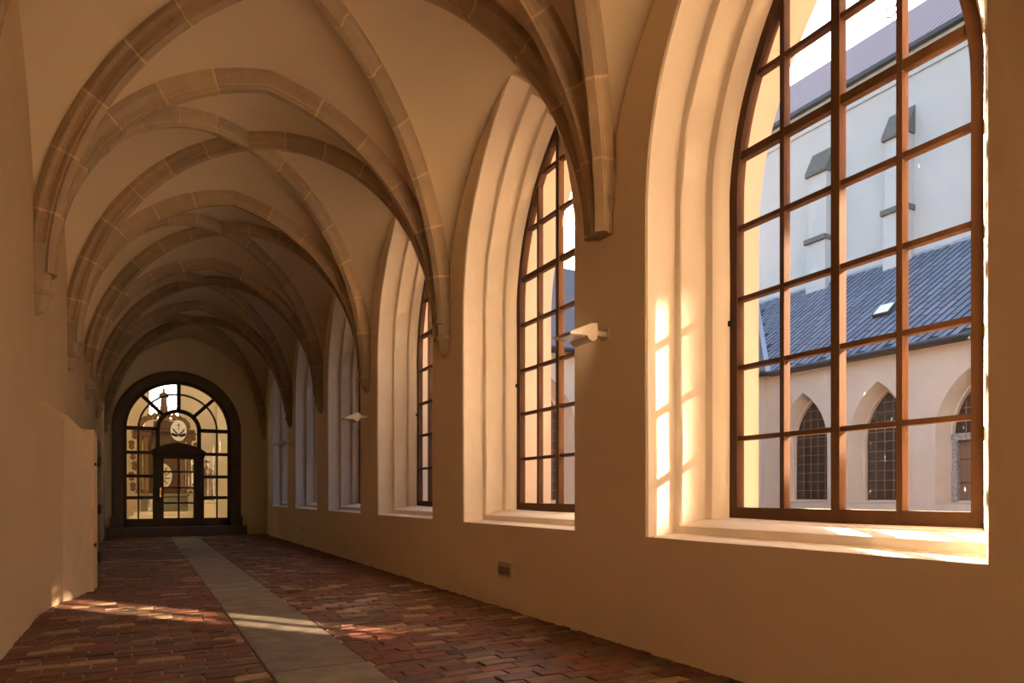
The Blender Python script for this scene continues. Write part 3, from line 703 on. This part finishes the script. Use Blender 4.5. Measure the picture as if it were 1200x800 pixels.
# ------------------------------------------------------------------ the court
MB().box(XO, 60, -9, 60, -.4, -.15).ob('ground', 'ground', kind='structure', label='gravel ground of the cloister court')
XE, YN = 27.1, 23.6
def glazed(parent, f, hw, z0, ctr_depth, cols_, rows_, zs=3.7):
    """leaded window in local (a, b, d): frame, bars and panes"""
    o_ = lancet(hw, z0, zs); i_ = lancet(hw-.05, z0+.07, zs); m = MB()
    m.loft([[f(a, b, d) for a, b in L_] for L_, d in ((i_, ctr_depth-.03), (o_, ctr_depth-.03), (o_, ctr_depth+.03), (i_, ctr_depth+.03), (i_, ctr_depth-.03))]); m.ob('window_frame', 'wood', parent)
    A = [-hw+2*hw*i/cols_ for i in range(cols_+1)]; zt = top_at(0, hw, zs); B = [z0+(zt-z0)*i/rows_ for i in range(rows_+1)]
    bars = MB()
    for a in A[1:-1]:
        t_ = top_at(a, hw-.05, zs); bars.add([f(x, z, d) for d in (ctr_depth-.02, ctr_depth+.012) for x, z in ((a-.016, z0), (a+.016, z0), (a+.016, t_), (a-.016, t_))], [(0, 1, 2, 3), (0, 4, 5, 1), (1, 5, 6, 2), (2, 6, 7, 3), (3, 7, 4, 0)])
    for b in B[1:-1]:
        h_ = half_at(b, hw-.04, zs); bars.add([f(x, z, d) for d in (ctr_depth-.018, ctr_depth+.012) for x, z in ((-h_, b-.014), (h_, b-.014), (h_, b+.014), (-h_, b+.014))], [(0, 1, 2, 3), (0, 4, 5, 1), (1, 5, 6, 2), (2, 6, 7, 3), (3, 7, 4, 0)])
    bars.ob('glazing_bars', 'bar', parent)
    gp = lancet(hw-.045, z0+.06, zs)
    for i in range(cols_):
        for j in range(rows_):
            q = clip_rect(gp, A[i]+.004, A[i+1]-.004, B[j]+.004, B[j+1]-.004)
            if q:
                dd = ctr_depth+random.uniform(-.004, .004); tl = random.uniform(-.006, .006)
                m_ = MB(); m_.loft([[f(a, b, dd+tl*(a-A[i])) for a, b in q], [f(a, b, dd+.006+tl*(a-A[i])) for a, b in q]], cap=True); m_.ob('pane', 'darkglass', parent)
def court_wall(name_thing, fmap, spans, centers, door_idx, vis):
    """wall with recessed lancet windows; fmap(a, b, d) with d growing into the wing"""
    m = MB(); rv = MB()
    for (a0, a1), c in zip(spans, centers):
        hole = [(c+y, z) for y, z in lancet(1.285, .93)]
        ring_panel(m, fmap, a0, a1, -.2, 7.45, hole, 0)
        prof = [(0, 1.285, .93), (.62, 1.05, 1.02), (.64, 1.0, 1.08), (.80, .965, 1.10), (.92, .965, 1.10)]
        rv.loft([[fmap(c+y, z, d) for y, z in lancet(hw, zb)] for d, hw, zb in prof])
    m.ob('wall', 'court', name_thing); rv.ob('window_reveals', 'courtreveal', name_thing, smooth=True)
    for i, c in enumerate(centers):
        f = lambda a, b, d, c=c: fmap(c+a, b, d)
        if i == door_idx:
            glazed(name_thing, f, .97, 3.65, .82, 5, 4)
            js = MB()
            for sg in (-1, 1):
                for k_ in range(6):
                    z0 = -.15+k_*.6; wv_ = random.uniform(-.02, .03); js = MB()
                    q = [(sg*(.99+wv_), z0), (sg*(.80-wv_), z0), (sg*(.80-wv_), z0+.59), (sg*(.99+wv_), z0+.59)]
                    if sg < 0: q = q[::-1]
                    js.prism(q, f, .58, .9); js.ob('jamb_stone', 'oldstone', name_thing)
            MB().prism([(-1.02, 3.42), (1.02, 3.42), (1.02, 3.68), (-1.02, 3.68)], f, .57, .9).ob('lintel', 'oldstone', name_thing)
            for k_ in range(6):
                a = -.8+k_*.267; MB().prism([(a+.004, -.15), (a+.263, -.15), (a+.263, 3.42), (a+.004, 3.42)], f, .78, .83).ob('door_plank', 'bar', name_thing)
            for b in (.3, 1.75, 2.65): MB().prism([(-.8, b), (.8, b), (.8, b+.05), (-.8, b+.05)], f, .765, .78).ob('door_rail', 'wood', name_thing)
        elif i in vis: glazed(name_thing, f, .97, 1.10, .82, 5, 11)
        else:
            m = MB(); m.prism(lancet(.97, 1.10), f, .80, .82); m.ob('window_glass', 'darkglass', name_thing)
ew = thing('cloister_wing', 'opposite cloister wing with pointed leaded windows and blue slate roof', 'building', (0, 0, 0), None)
spE = []; ceE = [3.17+P*k for k in range(-2, 6)]
for k, c in enumerate(ceE): spE.append((c-P/2, c+P/2 if k < 7 else YN+.9))
court_wall(ew, lambda a, b, d: (XE+d, a, b), spE, ceE, 5, (6, 7, 4))
MB().box(XE-.06, XE, -6, YN, -.2, .72).ob('plinth_course', 'courtreveal', ew)
# roof plane: eave (26.65, 7.2) to (33, 12.9)
EX, EZ, TX, TZ = 26.6, 7.22, 33.0, 12.95
sl = Vector((TX-EX, 0, TZ-EZ)); SLN = sl.length; su = sl.normalized(); nrm = Vector((-su.z, 0, su.x))
def e_roof(u, y, n=0): p = Vector((EX, 0, EZ))+su*u+nrm*n; return (p.x, y, p.z)
vy = lambda u: YN-.45+su.x*u                                    # the valley
MB().add([e_roof(0, -6), e_roof(SLN, -6), e_roof(SLN, vy(SLN)), e_roof(0, vy(0)), e_roof(0, -6, -.15), e_roof(SLN, -6, -.15), e_roof(SLN, vy(SLN), -.15), e_roof(0, vy(0), -.15)],
         [(0, 3, 2, 1), (4, 5, 6, 7), (0, 1, 5, 4), (1, 2, 6, 5), (2, 3, 7, 6), (3, 0, 4, 7)]).ob('roof', 'underslate', ew)
sl_l = []
ca, sa = -math.cos(math.radians(72)), math.sin(math.radians(72))
SA, SB = .95, .36
for i in range(-60, 90):
    for j in range(-60, 90):
        off = SA*.5*(j % 2)
        p = (i*SA+off, j*SB)
        u = p[0]*sa-p[1]*ca; y = 10+p[0]*ca+p[1]*sa
        if -.05 < u < SLN+.05 and -5 < y < vy(u)-.12: sl_l.append((u, y))
def vis_area(u, y):
    X, Y, Z = e_roof(u, y); q = pj(X, Y, Z)
    if q is None or not (890 < q[0] < 1145 and 250 < q[1] < 450): return 0
    return 1./((X*math.sin(TH)+Y*math.cos(TH))**2)
order = sorted(range(len(sl_l)), key=lambda i: -vis_area(*sl_l[i])); topn = set(order[:300])
def slate_corners():
    return [(-SA/2+.02, -SB/2+.035), (SA/2-.02, -SB/2+.035), (SA/2-.02, SB/2-.035), (-SA/2+.02, SB/2-.035)]
def slate_geo(mb, u0, y0, loc=False):
    ring0, ring1 = [], []
    lift = random.uniform(.0, .008)
    for (p, q) in slate_corners():
        u = p*sa-q*ca; y = p*ca+q*sa
        uu = min(max(u0+u, -.08), SLN); n_ = .012+.02*(SB/2-q)/SB+lift
        a = Vector(e_roof(uu, y0+y, n_)); b = Vector(e_roof(uu, y0+y, n_+.012))
        ring0.append(a); ring1.append(b)
    mb.loft([ring0, ring1], cap=True)
bulk = MB()
for i, (u, y) in enumerate(sl_l):
    if i in topn:
        m = MB(); slate_geo(m, u, y); m.ob('slate', 'slate', ew)
    else: slate_geo(bulk, u, y)
bulk.ob('slates', 'slate', ew, kind='stuff')
m = MB(); m.tube([(EX-.10, -6, EZ-.04), (EX-.10, YN-.5, EZ-.04)], .09, 8); m.box(EX-.05, XE, -6, YN-.4, EZ-.14, EZ-.02); m.ob('gutter', 'gutter', ew, smooth=False)
m = MB(); m.add([e_roof(0, vy(0)-.30, .06), e_roof(0, vy(0)+.25, .06), e_roof(SLN, vy(SLN)+.25, .06), e_roof(SLN, vy(SLN)-.30, .06)], [(0, 3, 2, 1)]); m.ob('valley_flashing', 'lead', ew)
m = MB()
yq = -6.
while yq < vy(SLN):
    zj = random.uniform(-.06, .06); m.box(TX-.12, TX+.02, yq, yq+.5, TZ-.15, TZ+.04+zj*.5); yq += .5
m.ob('ridge_flashing', 'lead', ew)
sk = []
uc, ycn = 3.3, 18.7
m = MB(); f_ = lambda a, b, d: e_roof(uc+b, ycn+a, d)
m.prism([(-.38, -.40), (.38, -.40), (.38, .40), (-.38, .40)], f_, .0, .20); sk = m.ob('skylight', 'gutter', ew)
MB().prism([(-.33, -.35), (.33, -.35), (.33, .35), (-.33, .35)], f_, .20, .215).ob('skylight_pane', 'whitestone', sk)

nw = thing('cloister_wing', 'far cloister wing at the court corner with brown tiled roof', 'building', (0, 0, 0), None)
ceN = [7.3, 10.96, 14.62, 18.28, 21.94, 25.45]
spN = [(XO, 9.13)]+[(c-P/2, c+P/2) for c in ceN[1:-1]]+[(ceN[-2]+P/2, XE+.9)]
court_wall(nw, lambda a, b, d: (a, YN+d, b), spN, ceN, -1, (1, 2, 3, 4, 5))
NY = YN-.5; RY, RZ = NY+6.4, 12.95
MB().add([(XO-6, NY, EZ), (EX-.0, NY, EZ), (EX+6.4, RY, RZ), (XO-6, RY, RZ), (XO-6, RY+6.4, EZ), (EX+6.4, RY+6.4, EZ)], [(0, 1, 2, 3), (3, 2, 5, 4)]).ob('roof', 'browntile', nw)
MB().tube([(XO, NY-.08, EZ-.04), (EX, NY-.08, EZ-.04)], .09, 8).box(XO, EX, NY, YN, EZ-.14, EZ-.02).ob('gutter', 'gutter', nw)

MB().box(XO+.08, 60, -9.0, -6.2, -.2, 8.2).ob('wall_court', 'courtsun', kind='structure', label='sunlit plaster wall closing the court behind the viewer')

# church
ch = thing('church', 'tall pale church with stepped buttresses and long reddish roof above the court', 'church', (0, 0, 0))
CHX = TX
MB().box(CHX, CHX+16, -9, 43, -.2, 22.6).ob('wall', 'church', ch)
MB().box(CHX-.10, CHX, -9, 43.1, 21.7, 22.2).box(CHX-.30, CHX, -9, 43.3, 22.2, 22.75).ob('cornice', 'church', ch)
MB().box(CHX-.62, CHX-.30, -9.2, 43.5, 22.75, 22.95).ob('gutter', 'gutter', ch)
MB().add([(CHX-.6, -9.3, 22.95), (CHX-.6, 43.6, 22.95), (CHX+8, 43.6, 30.7), (CHX+8, -9.3, 30.7), (CHX+16.6, -9.3, 22.95), (CHX+16.6, 43.6, 22.95)], [(0, 3, 2, 1), (3, 4, 5, 2), (1, 2, 5), (0, 4, 3), (0, 1, 5, 4)]).ob('roof', 'churchtile', ch)
for yb in (34.0, 24.85, 20.4, 15.9, 11.4, 6.9):
    m = MB(); m.box(CHX-.62, CHX, yb-.60, yb+.60, 6, 15.2).box(CHX-.50, CHX, yb-.58, yb+.58, 15.2, 18.95)
    bt = m.ob('buttress', 'church', ch)
    m = MB()
    m.add([(CHX-.66, yb-.66, 19.02), (CHX-.66, yb+.66, 19.02), (CHX, yb+.66, 20.25), (CHX, yb-.66, 20.25), (CHX-.66, yb-.66, 18.84), (CHX-.66, yb+.66, 18.84), (CHX, yb+.66, 18.84), (CHX, yb-.66, 18.84)],
          [(0, 1, 2, 3), (0, 4, 5, 1), (1, 5, 6, 2), (0, 3, 7, 4), (4, 7, 6, 5)])
    m.ob('cap_stone', 'capstone', bt)
    MB().box(CHX-.76, CHX, yb-.66, yb+.66, 15.12, 15.38).ob('set_off', 'capstone', bt)
m = MB(); fy = 26.0
m.tube([(CHX+8, fy, 30.6), (CHX+8, fy, 31.6)], .04, 6)
for sg in (-1, 1):
    m.tube([(CHX+8, fy+sg*.08+.3*sg*0, 31.0), (CHX+8, fy+sg*.35, 31.2), (CHX+8, fy+sg*.5, 31.5), (CHX+8, fy+sg*.3, 31.7), (CHX+8, fy+sg*.2, 31.45)], .04, 6)
m.ob('roof_finial', 'iron', ch)
